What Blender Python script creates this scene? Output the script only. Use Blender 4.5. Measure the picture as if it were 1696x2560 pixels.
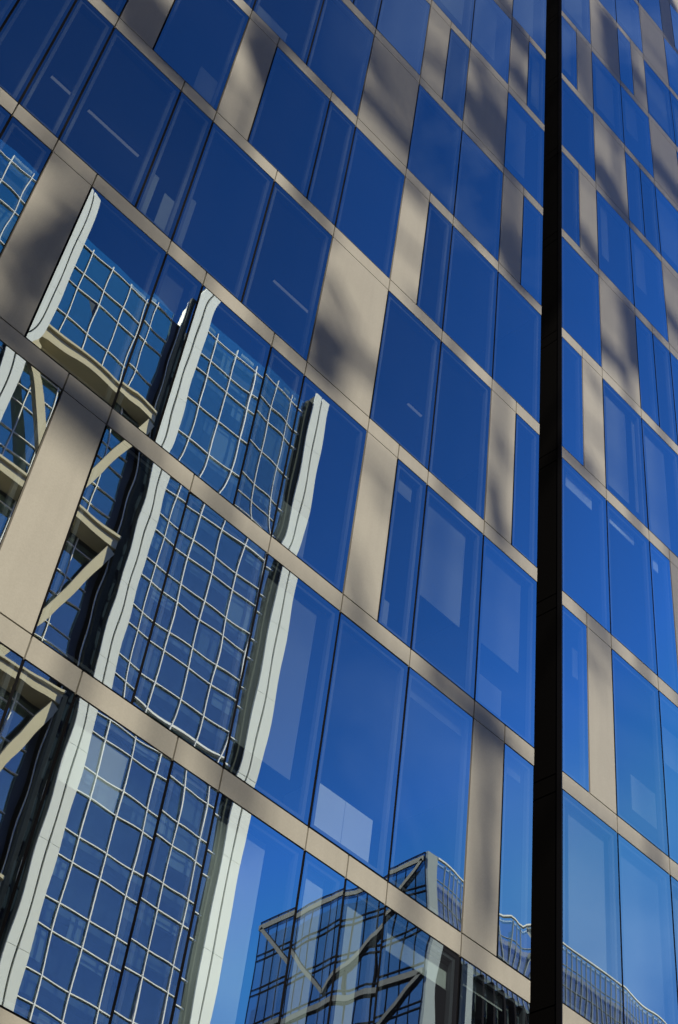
import bpy, math, random
from mathutils import Vector, Matrix

for o in list(bpy.data.objects):
    bpy.data.objects.remove(o, do_unlink=True)
scene = bpy.context.scene
COL = scene.collection
R = math.radians

# ------------------------------------------------------------------ camera
S = 11.09            # distance camera - facade (the facade is the plane y = 0)
EYE = 1.6
cam_d = bpy.data.cameras.new('camera')
cam = bpy.data.objects.new('camera', cam_d); COL.objects.link(cam)
cam_d.sensor_fit = 'VERTICAL'; cam_d.sensor_height = 36.0
cam_d.lens = 36.0 * 3640.56 / 2560.0
cam_d.clip_start = 0.05; cam_d.clip_end = 5000
_h = Vector((0.68585366, 0.5777949, 0.44244526))
_n = Vector((-0.71938389, 0.44642236, 0.53215965))
_u = Vector((0.10996167, -0.68327164, 0.72183675))
right = Vector((_h[0], _n[0], _u[0])); down = Vector((_h[1], _n[1], _u[1])); fwd = Vector((_h[2], _n[2], _u[2]))
cm = Matrix.Identity(4)
for i in range(3):
    cm[i][0] = right[i]; cm[i][1] = -down[i]; cm[i][2] = -fwd[i]
cm[0][3], cm[1][3], cm[2][3] = 0.0, -S, EYE
cam.matrix_world = cm
scene.camera = cam

# ------------------------------------------------------------------ sky, sun, exposure
world = bpy.data.worlds.new('World'); scene.world = world
world.use_nodes = True
wn = world.node_tree; wn.nodes.clear()
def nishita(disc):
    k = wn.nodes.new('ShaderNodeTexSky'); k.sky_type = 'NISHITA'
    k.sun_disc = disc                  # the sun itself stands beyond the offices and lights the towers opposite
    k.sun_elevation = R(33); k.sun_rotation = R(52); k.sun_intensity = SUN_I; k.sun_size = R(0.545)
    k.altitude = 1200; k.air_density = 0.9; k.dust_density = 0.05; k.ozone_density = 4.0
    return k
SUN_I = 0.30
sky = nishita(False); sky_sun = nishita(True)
def vmath(op, a, b=None, c=None, scale=None):
    n = wn.nodes.new('ShaderNodeVectorMath'); n.operation = op
    wn.links.new(a, n.inputs[0])
    if b is not None: wn.links.new(b, n.inputs[1])
    if c is not None: n.inputs[1].default_value = c
    if scale is not None: n.inputs['Scale'].default_value = scale
    return n.outputs[0]
gm = wn.nodes.new('ShaderNodeGamma'); gm.inputs['Gamma'].default_value = 3.5      # clear, dry air: the blue deepens quickly away from the sun
wn.links.new(vmath('SCALE', sky.outputs[0], scale=0.33), gm.inputs['Color'])
blue = vmath('MULTIPLY', gm.outputs[0], c=(58.0, 31.0, 8.8))
wtc = wn.nodes.new('ShaderNodeTexCoord'); wmp = wn.nodes.new('ShaderNodeMapping'); wmp.inputs['Scale'].default_value = (1.0, 1.6, 2.6)
wnz = wn.nodes.new('ShaderNodeTexNoise'); wnz.inputs['Scale'].default_value = 3.2; wnz.inputs['Detail'].default_value = 7; wnz.inputs['Distortion'].default_value = 0.6
wmr = wn.nodes.new('ShaderNodeMapRange'); wmr.inputs['From Min'].default_value = 0.50; wmr.inputs['From Max'].default_value = 0.78; wmr.inputs['To Max'].default_value = 1.1
wn.links.new(wtc.outputs['Generated'], wmp.inputs['Vector']); wn.links.new(wmp.outputs[0], wnz.inputs['Vector']); wn.links.new(wnz.outputs['Fac'], wmr.inputs['Value'])
cz = wn.nodes.new('ShaderNodeCombineXYZ')
for i_ in range(3): wn.links.new(wmr.outputs[0], cz.inputs[i_])
wsx = wn.nodes.new('ShaderNodeSeparateXYZ'); wn.links.new(wtc.outputs['Generated'], wsx.inputs[0])
wlo = wn.nodes.new('ShaderNodeMapRange'); wlo.inputs['From Min'].default_value = 0.72; wlo.inputs['From Max'].default_value = 0.45; wlo.inputs['To Min'].default_value = 0.03
wn.links.new(wsx.outputs[2], wlo.inputs['Value'])
cirrus = vmath('SCALE', vmath('MULTIPLY', cz.outputs[0], c=(0.9, 1.0, 1.0)), scale=1.0)
wdt = vmath('DOT_PRODUCT', wtc.outputs['Generated'], c=tuple(Vector((.37, -.245, .895)).normalized()))
wdt = wdt.node.outputs['Value']
wbr = wn.nodes.new('ShaderNodeMapRange'); wbr.inputs['From Min'].default_value = 0.982; wbr.inputs['From Max'].default_value = 0.9995; wbr.inputs['To Max'].default_value = 1.6   # one bright wisp high up
wn.links.new(wdt, wbr.inputs['Value'])
wsm = wn.nodes.new('ShaderNodeMath'); wsm.operation = 'ADD'; wn.links.new(wlo.outputs[0], wsm.inputs[0]); wn.links.new(wbr.outputs[0], wsm.inputs[1])
wn.links.new(wsm.outputs[0], cirrus.node.inputs['Scale'])
blue = vmath('MINIMUM', blue, c=(1.25, 1.9, 5.2))
blue = vmath('ADD', blue, b=cirrus)
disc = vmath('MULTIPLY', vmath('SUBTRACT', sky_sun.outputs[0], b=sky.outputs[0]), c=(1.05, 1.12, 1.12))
bg = wn.nodes.new('ShaderNodeBackground'); bg.inputs['Strength'].default_value = 0.10
wo = wn.nodes.new('ShaderNodeOutputWorld')
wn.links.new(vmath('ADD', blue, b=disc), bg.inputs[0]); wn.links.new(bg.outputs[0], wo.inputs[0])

LD = Vector((-.45, -1.0, 1.3)).normalized()      # towards the light that falls on the glass offices: sunlight thrown back across the street
sun_d = bpy.data.lights.new('sun', 'SUN'); sun_d.energy = 5.0; sun_d.angle = R(0.45); sun_d.color = (1.0, 0.91, 0.76)
sun = bpy.data.objects.new('sun', sun_d); COL.objects.link(sun)
sun.rotation_euler = LD.to_track_quat('Z', 'Y').to_euler(); sun.location = (-30, -60, 140)

scene.view_settings.view_transform = 'Standard'; scene.view_settings.look = 'None'
scene.view_settings.gamma = 1.0; scene.view_settings.use_curve_mapping = False
scene.view_settings.exposure = 0.65
scene.render.engine = 'CYCLES'
scene.cycles.use_denoising = True
scene.cycles.max_bounces = 14; scene.cycles.transparent_max_bounces = 24
scene.cycles.glossy_bounces = 8; scene.cycles.diffuse_bounces = 3
scene.cycles.caustics_reflective = False; scene.cycles.caustics_refractive = False
scene.cycles.sample_clamp_indirect = 6.0

# ------------------------------------------------------------------ materials
def nt(name):
    m = bpy.data.materials.new(name); m.use_nodes = True
    t = m.node_tree; t.nodes.clear()
    return m, t
def out(t, sh):
    o = t.nodes.new('ShaderNodeOutputMaterial'); t.links.new(sh, o.inputs['Surface'])
def matte(name, col, rough=0.6, spec=0.3, var=0.06, scale=3.0, metal=0.0, tone=0.0):
    m, t = nt(name)
    p = t.nodes.new('ShaderNodeBsdfPrincipled')
    p.inputs['Roughness'].default_value = rough; p.inputs['Metallic'].default_value = metal
    p.inputs['Specular IOR Level'].default_value = spec
    tc = t.nodes.new('ShaderNodeTexCoord'); nz = t.nodes.new('ShaderNodeTexNoise')
    nz.inputs['Scale'].default_value = scale; nz.inputs['Detail'].default_value = 6
    t.links.new(tc.outputs['Object'], nz.inputs['Vector'])
    mp = t.nodes.new('ShaderNodeMapRange'); mp.inputs['To Min'].default_value = 1 - var; mp.inputs['To Max'].default_value = 1 + var
    t.links.new(nz.outputs['Fac'], mp.inputs['Value'])
    mx = t.nodes.new('ShaderNodeVectorMath'); mx.operation = 'SCALE'; mx.inputs[0].default_value = col
    fac = mp.outputs[0]
    if tone:
        oi = t.nodes.new('ShaderNodeObjectInfo'); m2 = t.nodes.new('ShaderNodeMapRange'); m2.inputs['To Min'].default_value = 1-tone; m2.inputs['To Max'].default_value = 1+tone
        n2 = t.nodes.new('ShaderNodeTexNoise'); n2.inputs['Scale'].default_value = 55; n2.inputs['Detail'].default_value = 3
        m3 = t.nodes.new('ShaderNodeMapRange'); m3.inputs['To Min'].default_value = .88; m3.inputs['To Max'].default_value = 1.12
        t.links.new(tc.outputs['Object'], n2.inputs['Vector']); t.links.new(n2.outputs['Fac'], m3.inputs['Value'])
        t.links.new(oi.outputs['Random'], m2.inputs['Value'])
        mp4 = t.nodes.new('ShaderNodeMapping'); mp4.inputs['Scale'].default_value = (9, 9, .5); n4 = t.nodes.new('ShaderNodeTexNoise'); n4.inputs['Scale'].default_value = 1.0; n4.inputs['Detail'].default_value = 5
        m4 = t.nodes.new('ShaderNodeMapRange'); m4.inputs['From Min'].default_value = .35; m4.inputs['From Max'].default_value = .75; m4.inputs['To Min'].default_value = 1.015; m4.inputs['To Max'].default_value = .95     # rain streaks
        t.links.new(tc.outputs['Object'], mp4.inputs['Vector']); t.links.new(mp4.outputs[0], n4.inputs['Vector']); t.links.new(n4.outputs['Fac'], m4.inputs['Value'])
        for q in (m2, m3, m4):
            ml = t.nodes.new('ShaderNodeMath'); ml.operation = 'MULTIPLY'; t.links.new(fac, ml.inputs[0]); t.links.new(q.outputs[0], ml.inputs[1]); fac = ml.outputs[0]
    t.links.new(fac, mx.inputs['Scale']); t.links.new(mx.outputs[0], p.inputs['Base Color'])
    out(t, p.outputs[0])
    return m
def glass(name, tint, base, amp, trans, dirt=0.0):
    """coated architectural glass: mirror coat over a tinted see-through sheet"""
    m, t = nt(name)
    g = t.nodes.new('ShaderNodeBsdfGlossy'); g.inputs['Color'].default_value = (*tint, 1); g.inputs['Roughness'].default_value = 0.0
    tr = t.nodes.new('ShaderNodeBsdfTransparent'); tr.inputs['Color'].default_value = (*trans, 1)
    ge = t.nodes.new('ShaderNodeNewGeometry'); dt = t.nodes.new('ShaderNodeVectorMath'); dt.operation = 'DOT_PRODUCT'
    t.links.new(ge.outputs['Normal'], dt.inputs[0]); t.links.new(ge.outputs['Incoming'], dt.inputs[1])
    ab = t.nodes.new('ShaderNodeMath'); ab.operation = 'ABSOLUTE'; t.links.new(dt.outputs['Value'], ab.inputs[0])
    su = t.nodes.new('ShaderNodeMath'); su.operation = 'SUBTRACT'; su.inputs[0].default_value = 1.0; t.links.new(ab.outputs[0], su.inputs[1])
    fr = t.nodes.new('ShaderNodeMath'); fr.operation = 'POWER'; fr.inputs[1].default_value = 4.0; t.links.new(su.outputs[0], fr.inputs[0])
    ma = t.nodes.new('ShaderNodeMath'); ma.operation = 'MULTIPLY_ADD'
    ma.inputs[1].default_value = amp; ma.inputs[2].default_value = base; ma.use_clamp = True
    t.links.new(fr.outputs[0], ma.inputs[0])
    if dirt:      # sheets differ a little in coating
        oi = t.nodes.new('ShaderNodeObjectInfo'); mr = t.nodes.new('ShaderNodeMapRange'); mr.inputs['To Min'].default_value = base-.08; mr.inputs['To Max'].default_value = base+.08
        t.links.new(oi.outputs['Random'], mr.inputs['Value']); t.links.new(mr.outputs[0], ma.inputs[2])
    mx = t.nodes.new('ShaderNodeMixShader')
    t.links.new(ma.outputs[0], mx.inputs['Fac']); t.links.new(tr.outputs[0], mx.inputs[1]); t.links.new(g.outputs[0], mx.inputs[2])
    sh = mx.outputs[0]
    if dirt > 0:
        d = t.nodes.new('ShaderNodeBsdfDiffuse'); d.inputs['Color'].default_value = (.6, .6, .58, 1)
        m2 = t.nodes.new('ShaderNodeMixShader'); m2.inputs['Fac'].default_value = dirt
        t.links.new(sh, m2.inputs[1]); t.links.new(d.outputs[0], m2.inputs[2]); sh = m2.outputs[0]
    out(t, sh)
    return m
def lamp(name, col, e):
    m, t = nt(name); em = t.nodes.new('ShaderNodeEmission')
    em.inputs['Color'].default_value = (*col, 1); em.inputs['Strength'].default_value = e
    out(t, em.outputs[0]); return m

M = dict(
    panel=matte('beige_metal', (.278, .264, .222), rough=.42, spec=.35, var=.08, scale=1.3, tone=.05),
    joint=matte('black_gasket', (.006, .006, .007), rough=.9, spec=.02),
    inner=matte('grey_inner_frame', (.12, .125, .14), rough=.6, spec=.1),
    black=matte('black_metal', (.0022, .002, .002), rough=.5, spec=.06, var=.2, scale=.8),
    trim=matte('dark_trim', (.006, .006, .007), rough=.35, spec=.2),
    glass=glass('facade_glass', (.83, .955, .95), 0.52, .48, (.72, .82, .84), dirt=.002),
    greyblind=matte('grey_blind', (.21, .22, .22), rough=.9, spec=.1, var=.03),
    blind=matte('pale_blind', (.74, .77, .73), rough=.9, spec=.1, var=.03),
    ceiling=matte('ceiling_paint', (.32, .32, .32), rough=.9, spec=.1),
    carpet=matte('dark_carpet', (.06, .06, .065), rough=.95, spec=.05),
    inwall=matte('interior_wall', (.06, .06, .07), rough=.9, spec=.1),
    roof=matte('roof_gravel', (.22, .21, .20), rough=.95, spec=.1),
    light=lamp('lit_tube', (1.0, .95, .88), .11),
    cabinet=matte('white_laminate', (.68, .69, .68), rough=.5),
    white=matte('white_metal', (.72, .74, .70), rough=.6, spec=.08, var=.04, scale=.4),
    mull=matte('white_mullion', (.90, .90, .87), rough=.6, spec=.1),
    tan=matte('tan_steel', (.55, .48, .32), rough=.6, var=.1, scale=.7),
    aglass=glass('tower_glass', (.58, .90, .95), .46, .5, (.45, .58, .66)),
    adark=matte('tower_interior', (.07, .09, .12), rough=.9, spec=.1, var=.5, scale=.25),
    ablind=matte('tower_blind', (.34, .38, .38), rough=.9, spec=.1),
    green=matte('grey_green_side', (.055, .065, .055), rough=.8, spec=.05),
    bglass=glass('braced_tower_glass', (.75, .85, .95), .42, .55, (.30, .36, .45)),
    bpale=glass('pale_tower_glass', (.80, .9, .95), .42, .5, (.75, .82, .84)),
    bbrace=matte('pale_brace_steel', (.035, .04, .05), rough=.5),
    bdark=matte('dark_tower_mullion', (.02, .019, .022), rough=.9, spec=.0),
    pave=matte('pale_paving', (.07, .07, .07), rough=.9, spec=.1, var=.15, scale=.5),
    brick=matte('dark_brick', (.10, .075, .06), rough=.9, spec=.1, var=.2, scale=.6),
    steel=matte('galvanised_steel', (.38, .38, .37), rough=.5, metal=.6),
    sheet=matte('grey_sheeting', (.30, .30, .29), rough=.8),
)

# ------------------------------------------------------------------ mesh helpers
class MB:
    def __init__(s): s.v = []; s.f = []
    def quad(s, a, b, c, d):
        i = len(s.v); s.v += [a, b, c, d]; s.f.append((i, i+1, i+2, i+3)); return s
    def box(s, x0, x1, y0, y1, z0, z1):
        i = len(s.v)
        s.v += [(x0,y0,z0),(x1,y0,z0),(x1,y1,z0),(x0,y1,z0),(x0,y0,z1),(x1,y0,z1),(x1,y1,z1),(x0,y1,z1)]
        s.f += [(i,i+3,i+2,i+1),(i+4,i+5,i+6,i+7),(i,i+1,i+5,i+4),(i+1,i+2,i+6,i+5),(i+2,i+3,i+7,i+6),(i+3,i,i+4,i+7)]
        return s
    def bar(s, p, q, w, d, up=(0,1,0)):
        """box beam from p to q: w across, d along 'up'"""
        p = Vector(p); q = Vector(q); ax = (q-p).normalized(); u = Vector(up); side = ax.cross(u).normalized(); u = side.cross(ax).normalized()
        i = len(s.v)
        for e in (p, q):
            for a, b in ((-1,-1),(1,-1),(1,1),(-1,1)):
                s.v.append(tuple(e + side*(a*w/2) + u*(b*d/2)))
        s.f += [(i,i+1,i+2,i+3),(i+7,i+6,i+5,i+4)] + [(i+k, i+4+k, i+4+(k+1)%4, i+(k+1)%4) for k in range(4)]
        return s
    def ring(s, x0, x1, z0, z1, t, y0, y1):
        s.box(x0, x0+t, y0, y1, z0, z1); s.box(x1-t, x1, y0, y1, z0, z1)
        s.box(x0+t, x1-t, y0, y1, z0, z0+t); s.box(x0+t, x1-t, y0, y1, z1-t, z1); return s
    def build(s, name, mat, parent=None, origin=None, smooth=False):
        if origin is None:
            n = len(s.v)
            origin = tuple(sum(p[k] for p in s.v)/n for k in range(3))
        me = bpy.data.meshes.new(name)
        me.from_pydata([(p[0]-origin[0], p[1]-origin[1], p[2]-origin[2]) for p in s.v], [], s.f)
        me.materials.append(M[mat])
        if smooth:
            for p in me.polygons: p.use_smooth = True
        me.update()
        o = bpy.data.objects.new(name, me); COL.objects.link(o)
        if parent is not None:
            o.parent = parent
            po = Vector(parent['_o']) if '_o' in parent else Vector((0,0,0))
            o.location = Vector(origin) - po
        else:
            o.location = origin
        o['_o'] = tuple(float(a) for a in origin)
        return o
def thing(name, label, cat, loc, group=None):
    o = bpy.data.objects.new(name, None); COL.objects.link(o); o.location = loc; o['_o'] = tuple(float(a) for a in loc)
    o['label'] = label; o['category'] = cat
    if group: o['group'] = group
    return o
def tag(o, label, cat, group=None):
    o['label'] = label; o['category'] = cat
    if group: o['group'] = group
    return o

# ------------------------------------------------------------------ ground
g = MB().quad((-900,-900,0),(900,-900,0),(900,900,0),(-900,900,0)).build('ground', 'pave', origin=(0,0,0)); g['kind'] = 'structure'

# ------------------------------------------------------------------ the glass offices (two blocks, black slot between them)
MOD = 0.126 * S
def zk(k): return (1.574 + .3427*k) * S + EYE        # top of the metal band under storey k
BAND = 0.0297 * S
XL = lambda m: (.859 + .126*m) * S                   # module lines, left block
XR = lambda r: (1.2967 + .1253*r) * S                # module lines, right block
SLOT0, SLOT1 = XL(3), XR(0)

def inframe(pts):
    xs = []; ys = []
    for p in pts:
        d = Vector(p) - Vector((0, -S, EYE)); z = d.dot(fwd)
        if z <= 0.1: return False
        xs.append(848 + 3640.56*d.dot(right)/z); ys.append(1280 + 3640.56*d.dot(down)/z)
    if max(xs) < 0 or min(xs) > 1696 or max(ys) < 0 or min(ys) > 2560: return False
    # corner cells whose boxes touch the frame but whose outlines do not
    n = len(pts)
    for a in range(13):
        for b in range(13):
            s, t = a/12, b/12
            x = (1-s)*(1-t)*xs[0] + s*(1-t)*xs[1] + s*t*xs[2] + (1-s)*t*xs[3]
            y = (1-s)*(1-t)*ys[0] + s*(1-t)*ys[1] + s*t*ys[2] + (1-s)*t*ys[3]
            if 0 <= x <= 1696 and 0 <= y <= 2560: return True
    return False

ROWS_L = {
 -3: [(-9,-8,'G'),(-8,-7,'G'),(-7,-6.5,'P'),(-6.5,-5,'G'),(-5,-4,'G'),(-4,-3,'G'),(-3,-2.5,'G'),(-2.5,-1.5,'G'),(-1.5,-1,'G'),(-1,0,'G'),(0,.5,'G'),(.5,1,'G'),(1,2,'G'),(2,3,'G')],
 -2: [(-9,-8,'G'),(-8,-7,'G'),(-7,-6,'G'),(-6,-5.5,'G'),(-5.5,-4.5,'G'),(-4.5,-3.5,'G'),(-3.5,-3,'P'),(-3,-2,'G'),(-2,-1,'G'),(-1,0,'G'),(0,1,'G'),(1,2,'G'),(2,2.5,'P'),(2.5,3,'G')],
 -1: [(-9,-8,'G'),(-8,-7,'G'),(-7,-6,'P'),(-6,-5,'G'),(-5,-4.5,'G'),(-4.5,-4,'P'),(-4,-3,'G'),(-3,-2.5,'G'),(-2.5,-1.5,'G'),(-1.5,-1,'G'),(-1,0,'G'),(0,.5,'P'),(.5,1,'G'),(1,2,'G'),(2,3,'G')],
  0: [(-9,-8,'G'),(-8,-7,'P'),(-7,-6,'G'),(-6,-5.5,'G'),(-5.5,-5,'G'),(-5,-4.5,'G'),(-4.5,-3.5,'G'),(-3.5,-3,'G'),(-3,-2,'G'),(-2,-1,'G'),(-1,0,'P'),(0,1,'G'),(1,2,'G'),(2,2.5,'P'),(2.5,3,'G')],
  1: [(-9,-8,'G'),(-8,-7,'G'),(-7,-6.5,'P'),(-6.5,-5.5,'G'),(-5.5,-4.5,'G'),(-4.5,-4,'P'),(-4,-3,'G'),(-3,-2.5,'P'),(-2.5,-1.5,'G'),(-1.5,-1,'G'),(-1,0,'G'),(0,.5,'P'),(.5,1,'G'),(1,2,'G'),(2,3,'G')],
  2: [(-9,-8,'G'),(-8,-7,'G'),(-7,-6,'P'),(-6,-5,'G'),(-5,-4,'G'),(-4,-3,'G'),(-3,-2,'G'),(-2,-1,'G'),(-1,0,'P'),(0,1,'G'),(1,2,'G'),(2,2.5,'P'),(2.5,3,'G')],
  3: [(-9,-8,'G'),(-8,-7,'G'),(-7,-6,'G'),(-6,-5.5,'P'),(-5.5,-4,'G'),(-4,-3.5,'P'),(-3.5,-2.5,'G'),(-2.5,-1.5,'G'),(-1.5,-1,'G'),(-1,0,'G'),(0,.5,'P'),(.5,1,'G'),(1,2,'P'),(2,3,'G')],
  4: [(-9,-8,'G'),(-8,-7,'P'),(-7,-6,'G'),(-6,-5,'G'),(-5,-4,'G'),(-4,-3,'P'),(-3,-2,'G'),(-2,-1,'G'),(-1,0,'G'),(0,1,'G'),(1,2,'G'),(2,2.5,'P'),(2.5,3,'G')],
  5: [(-9,-8,'G'),(-8,-7,'G'),(-7,-6.5,'P'),(-6.5,-5,'G'),(-5,-4,'G'),(-4,-3,'G'),(-3,-2.5,'P'),(-2.5,-1.5,'G'),(-1.5,-1,'G'),(-1,0,'G'),(0,.5,'P'),(.5,1,'G'),(1,2,'P'),(2,3,'G')],
}
ROWS_R = {
 -3: [(0,.5,'G'),(.5,1,'P'),(1,2,'G'),(2,3,'G'),(3,4,'G'),(4,4.5,'P'),(4.5,5.5,'G'),(5.5,6.5,'G'),(6.5,8,'G')],
 -2: [(0,1,'G'),(1,2,'G'),(2,3,'G'),(3,4,'P'),(4,5,'G'),(5,6,'G'),(6,7,'G'),(7,8,'G')],
 -1: [(0,.5,'G'),(.5,1,'P'),(1,2,'G'),(2,3,'G'),(3,3.5,'P'),(3.5,4,'G'),(4,5,'G'),(5,6,'P'),(6,7,'G'),(7,8,'G')],
  0: [(0,1,'G'),(1,2,'G'),(2,2.5,'G'),(2.5,3,'P'),(3,4,'G'),(4,5,'G'),(5,6,'G'),(6,6.5,'P'),(6.5,8,'G')],
  1: [(0,.5,'G'),(.5,1,'P'),(1,2,'G'),(2,3,'G'),(3,4,'G'),(4,4.5,'P'),(4.5,5.5,'G'),(5.5,6.5,'G'),(6.5,8,'G')],
  2: [(0,1,'G'),(1,2,'P'),(2,2.5,'G'),(2.5,3,'G'),(3,4,'G'),(4,5,'P'),(5,6,'G'),(6,7,'G'),(7,8,'G')],
  3: [(0,.5,'G'),(.5,1,'P'),(1,2,'G'),(2,3,'G'),(3,4,'P'),(4,5,'G'),(5,6,'G'),(6,7,'G'),(7,8,'P')],
  4: [(0,1,'G'),(1,2,'P'),(2,2.5,'G'),(2.5,3,'G'),(3,4,'G'),(4,4.5,'P'),(4.5,6,'G'),(6,7,'G'),(7,8,'G')],
  5: [(0,.5,'G'),(.5,1,'P'),(1,2,'G'),(2,3,'G'),(3,4,'P'),(4,5,'G'),(5,6,'G'),(6,7,'G'),(7,8,'G')],
  6: [(0,1,'G'),(1,2,'P'),(2,2.5,'G'),(2.5,3,'P'),(3,4,'G'),(4,5,'G'),(5,6,'P'),(6,7,'G'),(7,8,'G')],
  7: [(0,.5,'G'),(.5,1,'P'),(1,2,'G'),(2,3,'G'),(3,4,'P'),(4,5,'G'),(5,6,'G'),(6,7,'G'),(7,8,'P')],
  8: [(0,1,'G'),(1,2,'P'),(2,3,'G'),(3,4,'G'),(4,4.5,'P'),(4.5,5.5,'G'),(5.5,6.5,'G'),(6.5,8,'G')],
  9: [(0,.5,'G'),(.5,1,'P'),(1,2,'G'),(2,3,'G'),(3,4,'G'),(4,5,'P'),(5,6,'G'),(6,7,'G'),(7,8,'G')],
}
for k in (6, 7, 8, 9): ROWS_L[k] = ROWS_L[{6:0, 7:3, 8:4, 9:1}[k]]
for k in (-4, -5): ROWS_L[k] = ROWS_L[k+2]; ROWS_R[k] = ROWS_R[k+2]
KMIN, KMAX = -5, 9

# blinds and screens seen through the glass: (block, storey, cell start): (x from, x to, z from, z to, depth) in cell fractions
BL = {
 ('L',-2,-1): [(.0,.72,.12,.90,.30)], ('L',-2,1): [(.0,.96,.86,.95,.30)], ('L',-2,0): [(.0,.9,.935,.955,.22)], ('L',-2,2.5): [(.0,.55,.86,.96,.3)],
 ('L',-1,1): [(.0,.70,.32,.97,.35)], ('L',-1,2): [(.0,.70,.34,.93,.35),(.0,.42,.0,.16,.35)], ('L',-1,-1): [(.05,.85,.945,.965,.2),(.0,.42,.0,.22,.4)],
 ('L',-1,.5): [(.1,.55,.80,.93,.3),(.0,.25,.0,.14,.4)], ('L',-1,-3): [(.1,.62,.70,.96,.3)], ('L',-1,-4): [(.0,.8,.93,.96,.3)], ('L',-1,-5): [(.1,.8,.90,.95,.3)],
 ('L',0,-3.5): [(.12,.25,.0,.30,.4),(.5,.80,.0,.24,.4)], ('L',0,-3): [(.0,.12,.0,.36,.35)], ('L',1,-4): [(.62,.9,.0,.22,.3)],
 ('L',-3,-1): [(.0,.58,.0,.93,.3)], ('L',-3,0): [(.0,.52,.22,.95,.3)], ('L',-3,.5): [(.0,.5,.06,.96,.3)], ('L',-3,1): [(.0,.86,.84,.93,.3)], ('L',-3,-2.5): [(.0,.6,.70,.97,.35)],
 ('L',-3,2): [(.0,.6,.90,.95,.3)], ('L',2,-3): [(.05,.6,.0,.10,.3)], ('L',4,0): [(.0,.75,.1,.95,.3)], ('L',4,1): [(.0,.6,.1,.95,.3)], ('L',3,2): [(.0,.5,.1,.9,.3)], ('L',5,2): [(.0,.6,.0,.9,.3)], ('L',4,2.5): [(.2,.8,.1,.9,.3)],
 ('R',1,1): [(.05,.55,.05,.93,.35),(.72,.80,.05,.93,.5)], ('R',1,2): [(.05,.55,.0,.93,.35)], ('R',0,0): [(.08,.66,.80,.93,.3)], ('R',0,1): [(.05,.62,.84,.95,.3)],
 ('R',0,2): [(.1,.35,.80,.93,.3)], ('R',-1,0): [(.4,.75,.60,.78,.3)], ('R',-2,0): [(.1,.74,.26,.95,.35)], ('R',-2,1): [(.04,.74,.2,.95,.35)], ('R',-2,2): [(.04,.74,.1,.95,.35)],
 ('R',-1,1): [(.3,.8,.1,.3,.6)], ('R',5,1): [(.1,.7,.1,.9,.35)], ('R',6,3): [(.05,.8,.05,.95,.35)], ('R',6,0): [(.1,.7,.1,.9,.35)], ('R',7,2): [(.05,.6,.1,.95,.35)], ('R',5,2): [(.1,.5,.3,.95,.35)], ('R',4,3): [(.05,.7,.1,.95,.35)],
 ('R',3,1): [(.1,.3,.2,.9,.5)], ('R',3,2): [(.1,.4,.3,.9,.5)], ('R',-1,2): [(.0,.5,.55,.78,.4)], ('R',7,4): [(.1,.8,.1,.95,.3)], ('R',5,0): [(.1,.7,.1,.9,.3)], ('R',6,4): [(.1,.8,.1,.95,.3)],
}

rnd = random.Random(11)
def pane_mesh(x0, x1, z0, z1, rs):
    """one sheet of glass with the faint bow, ripple and tilt of a sealed unit"""
    w, h = x1-x0, z1-z0
    nx, nz = max(8, int(w/.09)), max(28, int(h/.09))
    d0 = rs.uniform(-.9, .9)*.0007*w; tx = rs.gauss(0, .0011); tz = rs.gauss(0, .0009)
    waves = [(rs.uniform(.5, 2.2), rs.uniform(.8, 4.5), rs.uniform(0, 6.3), rs.uniform(0, 6.3), rs.uniform(.3, 1)*.00005) for _ in range(6)]
    lx, lx2 = rs.choice([-1, 1])*rs.uniform(.5, 1)*.0006, rs.choice([-1, 1])*rs.uniform(.3, 1)*.0005
    lip = rs.uniform(-1, 1)*.0009; lip2 = rs.uniform(-1, 1)*.0005
    mb = MB(); cx, cz = (x0+x1)/2, (z0+z1)/2
    for j in range(nz+1):
        # rows crowd towards the top and bottom edges where the sheet is clamped
        b = -math.cos(math.pi*j/nz); b = .55*b + .45*(2*j/nz-1)
        for i in range(nx+1):
            a = 2*i/nx-1
            y = d0*(1-a**4)*(1-b**6) + tx*a*w/2 + tz*b*h/2
            y += lip*math.exp(-(b+1)*h/2/.16)*(1-.6*a) + lip2*math.exp(-(1-b)*h/2/.16)*(1+.5*a)
            y += lx*a*math.exp(-(b+1)*h/2/.20) + lx2*a*math.exp(-(1-b)*h/2/.18)
            for fx, fz, px, pz, am in waves:
                y += am*math.sin(fx*3.14*a+px)*math.sin(fz*3.14*b+pz)
            mb.v.append((cx+a*w/2, y, cz+b*h/2))
    for j in range(nz):
        for i in range(nx):
            p = j*(nx+1)+i
            mb.f.append((p, p+1, p+nx+2, p+nx+1))
    return mb

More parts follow.
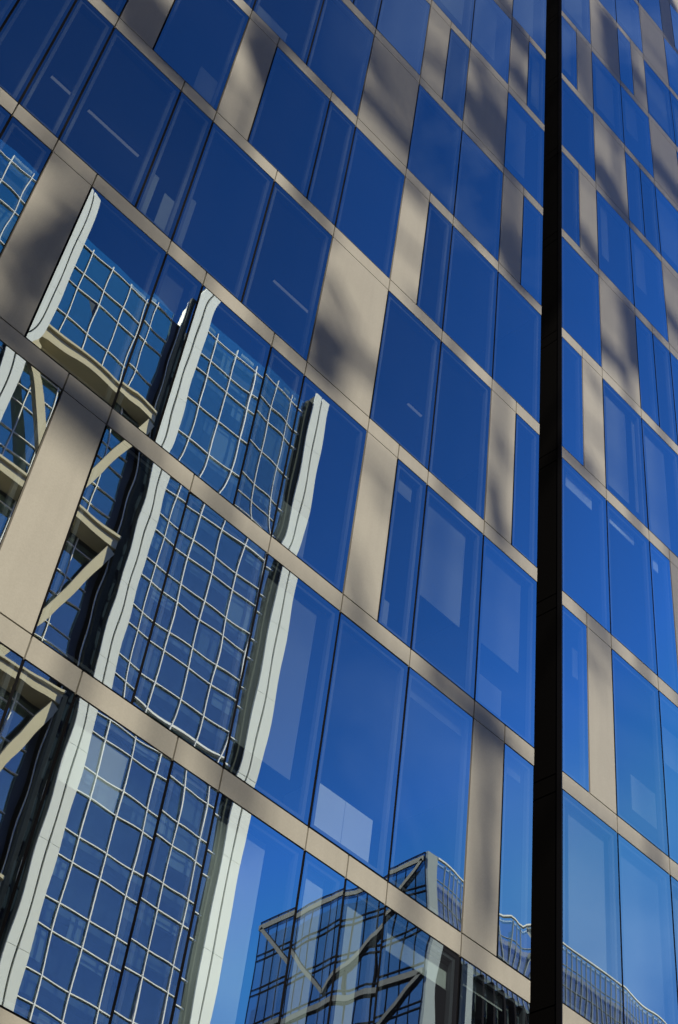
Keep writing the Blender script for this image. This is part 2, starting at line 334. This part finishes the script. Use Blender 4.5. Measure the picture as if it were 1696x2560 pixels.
def make_block(block, X, rows, root):
    rest_frame, rest_pane, rest_panel, rest_band = MB(), MB(), MB(), MB()
    J = .018      # half of a vertical joint
    for k in range(KMIN, KMAX+1):
        z0 = zk(k); zt = zk(k+1); zb = zt - BAND
        for m0, m1, kind in rows[k]:
            x0, x1 = X(m0), X(m1)
            rs = random.Random(hash((block == 'L', k, int(m0*2))) & 0xffff)
            seen = inframe([(x0,0,z0),(x1,0,z0),(x1,0,zt),(x0,0,zt)])
            # metal band over the window, part of the same unit
            bb = MB().box(x0+J*.6, x1-J*.6, -.002, .05, zb+.007, zt-.012)
            if seen: bb.build('metal_band', 'panel', root)
            else: rest_band.v, rest_band.f = rest_band.v + bb.v, rest_band.f + [tuple(i+len(rest_band.v) for i in f) for f in bb.f]
            if kind == 'P':
                pb = MB().box(x0+J*.7, x1-J*.7, -.001, .05, z0+.010, zb-.007)
                if seen: pb.build('cladding_panel', 'panel', root)
                else: rest_panel.f += [tuple(i+len(rest_panel.v) for i in f) for f in pb.f]; rest_panel.v += pb.v
                continue
            a0, a1, c0, c1 = x0+J, x1-J, z0+.012, zb-.014
            if seen:
                fr = MB().ring(x0+.001, x1-.001, z0-.011, zb+.006, .055, .020, .11).build('window', 'joint', root)
                MB().ring(x0+.056, x1-.056, z0+.045, zb-.050, .055, .035, .10).build('inner_frame', 'inner', fr)
                pane_mesh(a0, a1, c0, c1, rs).build('pane', 'glass', fr, origin=((a0+a1)/2, 0, (c0+c1)/2), smooth=True)
                for (p, q, r_, s_, dep) in BL.get((block, k, m0), []):
                    w, h = a1-a0, c1-c0
                    dep = .13; e = (S+dep)/S      # set back behind the frame, where it was seen through the sheet
                    MB().box((a0+p*w)*e, (a0+q*w)*e, dep, dep+.012, max((c0+r_*h-EYE)*e+EYE, z0+.01), min((c0+s_*h-EYE)*e+EYE, zt-.14)).build('blind', 'blind' if (k == -3 and block == 'L') or (block == 'R' and k == 0) else 'greyblind', fr)
            else:
                rest_frame.ring(x0+.001, x1-.001, z0-.011, zb+.006, .055, .020, .11)
                rest_pane.quad((a0,0,c0),(a1,0,c0),(a1,0,c1),(a0,0,c1))
    for mb, n, m in ((rest_frame,'window','joint'),(rest_panel,'cladding_panel','panel'),(rest_band,'metal_band','panel')):
        if mb.v:
            o = mb.build(n, m, root); o['kind'] = 'stuff'
            if n == 'window': rest_pane.build('pane', 'glass', o)
    # inside: floors, back wall; outside: flanks, roof
    xa, xb = X(rows[0][0][0]), X(rows[0][-1][1])
    for k in range(KMIN+1, KMAX+2):
        zt = zk(k)
        fl = MB().box(xa+.06, xb-.06, .13, 15.9, zt-.12, zt-.02).build('floor_slab', 'carpet', root)
        MB().box(xa+.06, xb-.06, .24, 15.9, zt-BAND+.02, zt-.125).build('ceiling', 'ceiling', fl)
    MB().box(xa+.06, xb-.06, 7.0, 7.2, 0, zk(KMAX+1)-.6).build('core_wall', 'inwall', root)
    MB().box(xa, xb, .051, 16, zk(KMAX+1)-.02, zk(KMAX+1)+.35).build('roof', 'roof', root)
    return xa, xb

offL = thing('office_block', 'blue glass office block with beige metal bands, left of the black slot', 'office block', (XL(-2), 0, 0))
xa, xb = make_block('L', XL, ROWS_L, offL)
MB().box(xb-.045, xb, .052, 16, 0, zk(KMAX+1)-.03).build('flank_wall', 'black', offL)
MB().box(xa-.2, xa, .0, 16, 0, zk(KMAX+1)-.03).build('flank_wall', 'black', offL)
offR = thing('office_block', 'blue glass office block with beige metal bands, right of the black slot', 'office block', (XR(3), 0, 0))
xa2, xb2 = make_block('R', XR, ROWS_R, offR)
wall = MB()
for k in range(KMIN, KMAX+1):      # black cassettes lining the slot, jointed at the bands
    wall.box(xa2+.004, xa2+.045, .05, 9.0, zk(k)+.012, zk(k+1)-BAND-.012)
    wall.box(xa2+.004, xa2+.045, .05, 9.0, zk(k+1)-BAND+.012, zk(k+1)-.012)
wall.build('slot_wall', 'black', offR)
MB().box(xa2+.03, xa2+.058, .06, 16, 0, zk(KMAX+1)-.03).build('flank_wall', 'joint', offR)
MB().box(xa2-.012, xa2+.003, -.004, .09, 0, zk(KMAX+1)-.03).build('corner_trim', 'trim', offR)
MB().box(xb2, xb2+.2, 0, 16, 0, zk(KMAX+1)-.03).build('flank_wall', 'black', offR)

# things behind the glass
def cl(name, x0, x1, y, k, label):
    zc = zk(k+1) - BAND + .02
    t = thing(name, label, 'ceiling light', ((x0+x1)/2, y, zc), 'linear lights under the office ceilings')
    MB().box(x0-.02, x1+.02, y-.03, y+.03, zc-.03, zc-.002).build('housing', 'joint', t)
    MB().box(x0, x1, y-.022, y+.022, zc-.045, zc-.031).build('diffuser', 'light', t)
cl('ceiling_light', 3.87, 4.95, 1.41, 0, 'long thin lit ceiling light behind the wide dark blue upper left window')
cl('ceiling_light', 3.10, 3.58, 1.41, 0, 'short lit ceiling light behind the narrow upper left window')
cl('ceiling_light', 8.10, 9.01, 1.41, 0, 'faint lit ceiling light left of the widest beige panel')
cl('ceiling_light', 11.61, 11.99, 1.41, 0, 'short lit ceiling light right of the widest beige panel')

cab = thing('storage_cabinet', 'white storage cabinet standing against the inside of a window low on the left block', 'cabinet', (10.05, .75, zk(-2)-.02))
z_ = zk(-2)-.02
MB().box(9.86, 10.92, .38, .95, z_, z_+1.06).build('carcass', 'cabinet', cab)
for i in range(2): MB().box(9.88+.515*i, 10.385+.515*i, .358, .378, z_+.03, z_+1.04).build('door', 'cabinet', cab)

# ------------------------------------------------------------------ tower opposite (behind the camera, seen mirrored)
DA = 55.45
YA = -(DA - S)                      # its glass plane
ax = lambda u: u*DA
az = lambda v: v*DA + EYE
A = thing('glass_tower', 'pale glass tower across the street with white twin columns and a white window grid', 'building', (ax(.45), YA-8, 0))
rA = random.Random(5)
T = [.6537 + .0687*j for j in range(-9, 10)]
ROWA = sorted([v for t_ in T for v in (t_, t_-.0267) if 0 < v < 1.27] + [1.280, 1.340, 1.397, 1.4265, 1.4714])
def bay(u0, u1, mulls, y, vtop, shadow=False):
    cells_u = [u0] + mulls + [u1]; cells_v = [0.0] + ROWA + [vtop]
    gl, bl, br = MB(), MB(), MB()
    for i in range(len(cells_u)-1):
        for j in range(len(cells_v)-1):
            a, b, c, d = ax(cells_u[i]), ax(cells_u[i+1]), az(cells_v[j]), az(cells_v[j+1])
            if cells_v[j] == 0.0: c = 0.02
            e = [rA.gauss(0, .004) for _ in range(3)]
            gl.quad((a, y+e[0], c), (b, y+e[1], c), (b, y+e[1]+e[2], d), (a, y+e[0]+e[2], d))
            p = rA.random()
            if p < .46:
                f = rA.choice([.25, .4, .7, 1]); q = rA.choice([0, 0, .3, .55])
                (bl if p < .26 else br).box(a+(b-a)*q+.05, b-.05, y-.30, y-.28, d-(d-c)*f+.04, d-.04)
    G = gl.build('glass_bay', 'aglass', A)
    bl.build('blinds', 'ablind', G)['kind'] = 'stuff'
    br.build('blinds', 'white', G)['kind'] = 'stuff'
    mm = MB()
    for u in mulls: mm.box(ax(u)-.032, ax(u)+.032, y+.012, y+.12, .02, az(vtop if u != mulls[0] else vtop)-.6)
    for v in ROWA: mm.box(ax(u0)+.02, ax(u1)-.02, y+.010, y+.10, az(v)-.030, az(v)+.030)
    mm.build('mullion_grid', 'mull', G)
    ff = MB()
    for v in ROWA[1::2]: ff.box(ax(u0)+.02, ax(u1)-.02, y-.9, y-.35, az(v)-.25, az(v)+.1)
    ff.build('slab_edge', 'ablind', G)
    MB().box(ax(u0), ax(u1), y-1.6, y-1.4, 0, az(vtop)-.8).build('inner_wall', 'adark', A)
bay(.570, .7508, [.590, .6228, .6555, .6885, .7215], YA, 1.4935)
bay(.100, .344, [.118, .151, .184, .217, .250, .283, .316], YA, 1.4935)
bay(.3700, .5300, [.3985, .4315, .4645, .4975], YA-1.6, 1.4880)
def column(u0, u1, ug, vtop, wl):
    c = MB(); yf = YA + .45
    n = 15; zt = az(vtop)
    for i in range(n):
        za, zb_ = zt*i/n + (.012 if i else .02), zt*(i+1)/n - .012
        c.box(ax(u0), ax(ug)-.06, yf-.10, yf, za, zb_); c.box(ax(ug)+.06, ax(u1), yf-.10, yf, za, zb_)
    o = c.build('column', 'white', A)
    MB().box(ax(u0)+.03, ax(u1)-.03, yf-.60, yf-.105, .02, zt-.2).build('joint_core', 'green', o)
column(.5465, .570, .558, 1.525, 0); column(.7508, .776, .7625, 1.512, 0); column(.345, .3692, .357, 1.523, 0); column(.078, .100, .089, 1.523, 0)
# dark return beside the middle column, with its thin white edge
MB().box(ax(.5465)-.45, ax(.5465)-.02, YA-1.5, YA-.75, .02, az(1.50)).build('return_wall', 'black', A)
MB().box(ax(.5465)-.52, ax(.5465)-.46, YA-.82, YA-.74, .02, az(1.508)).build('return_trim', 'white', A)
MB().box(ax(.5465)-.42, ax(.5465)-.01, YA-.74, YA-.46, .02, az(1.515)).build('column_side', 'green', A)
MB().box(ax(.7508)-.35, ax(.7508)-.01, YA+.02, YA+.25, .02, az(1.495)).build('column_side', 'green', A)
for v in (1.274, 1.066, .857, .6497, .442, .235):        # deep slabs of the recessed bay
    s_ = MB().box(ax(.3692)+.02, ax(.5465)-.55, YA-1.45, YA-.25, az(v)-.80, az(v)).build('bay_slab', 'tan', A)
    MB().box(ax(.3692)+.02, ax(.5465)-.55, YA-.249, YA-.05, az(v)-.12, az(v)+.06).build('slab_lip', 'tan', s_)
    vb = v - .208 + .004
    if v > .3:
        for e in (.374, .533):
            MB().bar((ax(.4535)+(.25 if e > .5 else -.25), YA-.55, az(vb)), (ax(e), YA-.55, az(v-.017)), .62, .40).build('brace', 'tan', A)
MB().box(ax(.078), ax(.776), YA-26, YA-1.61, 0, az(1.475)).build('tower_body', 'adark', A)

# ------------------------------------------------------------------ braced tower beyond it
DB = 85.4
YB = -(DB - S)
XB = 1.0478*DB
zB = .9617*DB + EYE
B = thing('braced_tower', 'dark glass tower with pale diagonal braces and a lit finned front', 'building', (XB+20, YB-12, 0))
DEP = 23.4
gl = MB(); mu = MB()
n = 16
for i in range(n):
    for j in range(22):
        c, d = 3.8*j + .3 if j else .02, min(3.8*(j+1)+.3, zB)
        y0, y1 = YB - DEP*i/n, YB - DEP*(i+1)/n
        e = rA.gauss(0, .004)
        gl.quad((XB+e, y1, c), (XB+e*.3, y0, c), (XB-e*.5, y0, d), (XB, y1, d))
for i in range(n+1): mu.box(XB-.06, XB-.012, YB-DEP*i/n-.035, YB-DEP*i/n+.035, .02, zB-.02)
j = 0
zz = zB
while zz > 3:
    mu.box(XB-.10, XB-.062, YB-DEP, YB, zz-.10, zz+.02); mu.box(XB-.10, XB-.062, YB-DEP, YB, zz-.75, zz-.62); zz -= 3.98
G = gl.build('side_glass', 'bglass', B); mu.build('mullion_grid', 'bdark', G)
zt = zB
while zt > 14:
    MB().box(XB-.30, XB-.11, YB-DEP, YB, zt-1.1, zt-.5).build('brace_belt', 'bbrace', B)
    for q in (0, DEP):
        MB().bar((XB-.21, YB-DEP*.54, zt-11.6), (XB-.21, YB-abs(q-.3), zt-.9), .42, .18, up=(1,0,0)).build('brace', 'bbrace', B)
    zt -= 12.1
MB().box(XB-.02, XB+1.4, YB+.02, YB+.40, .02, zB).build('corner_column', 'ablind', B)
XE = XB + 52
zl = .857*DB + EYE
fg = MB().quad((XB+1.4, YB, zl), (XE, YB, zl), (XE, YB, zB-.2), (XB+1.4, YB, zB-.2)).build('screen_glass', 'bpale', B)
fm = MB()
x = XB+2.9
while x < XE:
    fm.box(x-.035, x+.035, YB+.01, YB+.10, zl, zB-.1); x += .85
for q in (.25, .5, .75): fm.box(XB+1.4, XE, YB+.012, YB+.09, zl+(zB-zl)*q-.025, zl+(zB-zl)*q+.025)
fm.build('screen_mullions', 'ablind', fg)
MB().box(XB+1.4, XE, YB+.22, YB+.45, zB-.22, zB-.05).build('roof_rail', 'white', B)
MB().box(XB+1.2, XE-.3, YB-1.6, YB-1.4, zl, zB-1.2).build('plant_wall', 'sheet', B)
MB().box(XB+8.2, XE-.3, YB-1.6, YB-1.4, .02, zl-.3).build('inner_wall', 'ablind', B)
MB().quad((XB+1.4, YB-.6, .02), (XE, YB-.6, .02), (XE, YB-.6, zl-.05), (XB+1.4, YB-.6, zl-.05)).build('front_glass', 'bpale', B)
MB().box(XB+1.5, XB+6.3, YB-.55, YB-.2, .02, zl-.1).build('recess_wall', 'bdark', B)
MB().box(XB+6.5, XB+7.3, YB-.55, YB+.3, .02, zl-.02).build('corner_column', 'ablind', B)
for i in range(26):
    x = XB + 8.9 + 1.6*i
    MB().box(x-.14, x+.14, YB-.55, YB+.25, .02, zl-.06).build('fin', 'bdark', B)
MB().box(XB+.4, XE-.1, YB-DEP+.1, YB-3.0, 0, zl-1.0).build('tower_body', 'adark', B)
MB().box(XB+.9, XB+1.1, YB-DEP+.1, YB-.1, .02, zB-1.2).build('inner_wall', 'adark', B)
fl = MB()
for j in range(20): fl.box(XB+1.42, XE-.1, YB-2.9, YB-.7, 3.8*j+2.6, 3.8*j+3.4)
fl.build('slab_edge', 'ablind', B)

# ------------------------------------------------------------------ plain neighbours that close the street
def neighbour(x0, x1, y0, y1, h, label):
    t = thing('brick_block', label, 'building', ((x0+x1)/2, (y0+y1)/2, 0))
    w_ = MB(); nx = max(2, int((x1-x0)/3.2)); nz = max(2, int(h/3.8)); gq = MB()
    dx = (x1-x0)/nx; dz = h/nz
    for j in range(nz):
        w_.box(x0, x1, y1-.35, y1, dz*j+.02, dz*j+1.1); w_.box(x0, x1, y1-.351, y1-.001, dz*(j+1)-.5, dz*(j+1))
        for i in range(nx):
            w_.box(x0+dx*i, x0+dx*i+.5, y1-.35, y1-.002, dz*j+1.1, dz*(j+1)-.5); w_.box(x0+dx*(i+1)-.5, x0+dx*(i+1), y1-.35, y1-.002, dz*j+1.1, dz*(j+1)-.5)
    w_.build('front_wall', 'brick', t)
    gq.quad((x0,y1-.25,.1),(x1,y1-.25,.1),(x1,y1-.25,h-.1),(x0,y1-.25,h-.1)).build('windows', 'bglass', t)
    MB().box(x0, x1, y0, y1-.5, 0, h-.05).build('body', 'brick', t)
    MB().box(x0-.2, x1+.2, y0, y1+.15, h, h+.5).build('cornice', 'brick', t)
neighbour(-62, 2.5, -82, -47.5, 58, 'long dark brick block beside the white columned tower, across the street')
neighbour(-150, -70, -80, -44, 78, 'tall dark brick block at the far left end of the street')
neighbour(44.5, 88, -150, -118, 50, 'low dark brick block behind the gap between the two towers')
neighbour(150, 270, -110, -66, 84, 'broad dark brick block at the far right end of the street')

# ------------------------------------------------------------------ added, unseen frame: its sheets are shaped to cast shade patches on the facade
SH = [(3.12, 23.88, 4.14, 23.66, 0.54, 0.75), (3.4, 22.89, 5.17, 22.73, 0.22, 0.8), (5.73, 25.91, 6.01, 25.74, 0.36, 1), (5.79, 25.38, 6.11, 24.89, 0.26, 1), (5.44, 26.57, 6.34, 26.72, 0.29, 0.6), (5.92, 26.71, 7.53, 26.63, 0.23, 0.55), (8.63, 30.36, 9.52, 28.05, 0.81, 0.5), (8.21, 27.71, 9.71, 27.43, 0.27, 1), (8.21, 29.34, 8.53, 28.78, 0.24, 0.8), (9.4, 31.48, 10.37, 31.84, 0.18, 1), (9.44, 32.42, 10.3, 32.61, 0.16, 0.3), (10.93, 31.73, 12.44, 30.87, 0.41, 1), (11.72, 32.43, 12.36, 32.03, 0.43, 0.9), (11.08, 33.62, 12.26, 33.41, 0.34, 0.4), (12.41, 37.47, 12.98, 37.26, 0.45, 0.95), (12.56, 35.29, 13.12, 34.98, 0.38, 0.8), (12.47, 27.65, 13.12, 26.93, 0.46, 1), (12.39, 28.17, 12.95, 28.23, 0.17, 0.6), (11.89, 38.26, 12.39, 38.02, 0.42, 0.7), (9.61, 26.23, 9.9, 26.24, 0.26, 0.5), (10.23, 22.83, 10.91, 22.84, 0.16, 0.6), (8.28, 20.08, 8.66, 19.96, 0.3, 1), (8.31, 19.6, 8.59, 19.53, 0.22, 0.95), (8.24, 21.37, 8.76, 20.82, 0.21, 0.5), (8.86, 20.17, 9.57, 20.2, 0.17, 0.8), (7.66, 19.11, 8.72, 19.05, 0.15, 0.85), (12.47, 20.19, 12.67, 19.07, 0.15, 0.95), (12.49, 21.48, 12.9, 21.1, 0.14, 0.55), (12.6, 19.31, 12.98, 19.04, 0.13, 0.7), (11.77, 15.22, 12.35, 15.24, 0.18, 1), (12.35, 15.2, 13.02, 14.97, 0.18, 1), (12.43, 14.74, 12.97, 14.72, 0.17, 0.9), (12.65, 13.96, 13.01, 13.9, 0.08, 0.5), (12.72, 13.53, 12.97, 11.97, 0.09, 0.6), (3.65, 17.03, 4.0, 17.84, 0.28, 1), (3.55, 16.36, 3.9, 16.86, 0.23, 1), (3.59, 15.68, 3.99, 15.99, 0.16, 0.75), (3.66, 17.81, 4.03, 18.29, 0.14, 0.8), (3.48, 15.14, 5.4, 15.2, 0.19, 0.95), (4.63, 14.8, 5.39, 14.69, 0.31, 0.85), (3.1, 18.89, 3.39, 18.86, 0.1, 0.8), (4.0, 18.98, 5.38, 18.91, 0.15, 0.8), (7.43, 22.75, 7.97, 22.73, 0.17, 0.9), (8.05, 11.4, 8.62, 11.3, 0.15, 1), (9.61, 16.14, 9.86, 15.55, 0.11, 0.5), (9.69, 15.34, 9.98, 15.03, 0.09, 0.6), (9.89, 17.78, 10.22, 17.67, 0.11, 0.45), (16.78, 44.9, 17.04, 41.89, 0.49, 0.95), (18.55, 48.41, 19.9, 45.97, 1.29, 0.45), (20.18, 53.09, 20.72, 49.83, 0.82, 0.95), (15.13, 41.16, 15.8, 38.38, 0.57, 0.6), (17.84, 43.75, 18.31, 43.17, 0.28, 0.7), (18.7, 39.08, 19.84, 38.82, 0.44, 1), (15.96, 35.22, 16.93, 34.13, 0.44, 0.9), (15.63, 35.17, 15.95, 34.8, 0.28, 0.6), (15.14, 31.21, 15.67, 30.66, 0.3, 0.8), (16.95, 29.99, 17.22, 28.13, 0.32, 1), (15.76, 27.43, 16.51, 27.49, 0.24, 0.9), (16.56, 29.88, 16.93, 29.65, 0.16, 0.6), (18.54, 31.81, 19.1, 31.5, 0.26, 0.8), (14.37, 22.83, 15.13, 22.82, 0.18, 0.85), (15.33, 26.08, 15.73, 25.74, 0.14, 0.5), (15.14, 23.35, 15.57, 22.92, 0.14, 0.5), (15.11, 19.04, 15.68, 18.94, 0.15, 0.9), (15.2, 18.14, 15.41, 17.76, 0.11, 0.4), (2.27, 18.91, 4.59, 18.99, 0.26, 0.35), (11.87, 36.83, 17.4, 43.21, 8.54, 0.25), (2.7, 22.01, 4.26, 22.86, 1.67, 0.25), (9.26, 28.18, 11.32, 29.03, 2.07, 0.2), (3.41, 16.38, 3.99, 16.17, 0.44, 0.35), (18.05, 40.69, 19.56, 40.01, 2.89, 0.25)]
TT = (44.5) / -LD.y
off = LD * TT
Cx0, Cx1, Cz0, Cz1 = off.x + .5, off.x + 22, off.z + 8, off.z + 57
C = thing('shade_frame', 'added unseen frame of sheets shaped to cast shade patches on the glass offices', 'shadow caster', ((Cx0+Cx1)/2, -45.5, 0))
sm = MB()
for (x1, z1, x2, z2, r, d) in SH:
    p = Vector((x1+off.x, z1+off.z)); q = Vector((x2+off.x, z2+off.z)); a = q-p; L = a.length
    a = a/L if L > 1e-6 else Vector((1, 0)); s_ = Vector((-a.y, a.x)); r = max(r*1.15+.07, .22)
    strips = [(-r, r)] if d >= .99 else []
    if not strips:
        pitch = .22; nn = max(1, round(2*r/pitch)); pt = 2*r/nn
        strips = [(-r+pt*i, -r+pt*i+pt*d) for i in range(nn)]
    for lo, hi in strips:
        mid = (lo+hi)/2; ext = math.sqrt(max(r*r-mid*mid, 0))*.9
        c = [p-a*ext+s_*lo, q+a*ext+s_*lo, q+a*ext+s_*hi, p-a*ext+s_*hi]
        i = len(sm.v); y = -44.5
        sm.v += [(t.x, y, t.y) for t in c] + [(t.x, y-.04, t.y) for t in c]
        sm.f += [(i,i+1,i+2,i+3),(i+7,i+6,i+5,i+4)] + [(i+k, i+4+k, i+4+(k+1)%4, i+(k+1)%4) for k in range(4)]
sm.build('shade_sheets', 'sheet', C)['kind'] = 'stuff'
for i in range(5):
    x = Cx0 + (Cx1-Cx0)*i/4
    for y in (-44.75, -47.5): MB().box(x-.09, x+.09, y-.09, y+.09, 0, Cz1).build('post', 'steel', C)
for i in range(12):
    z = Cz1*(i+1)/12
    for y in (-44.75, -47.5): MB().box(Cx0, Cx1, y-.14, y-.10, z-.08, z+.08).build('ledger', 'steel', C)

for o in bpy.data.objects:
    if '_o' in o: del o['_o']
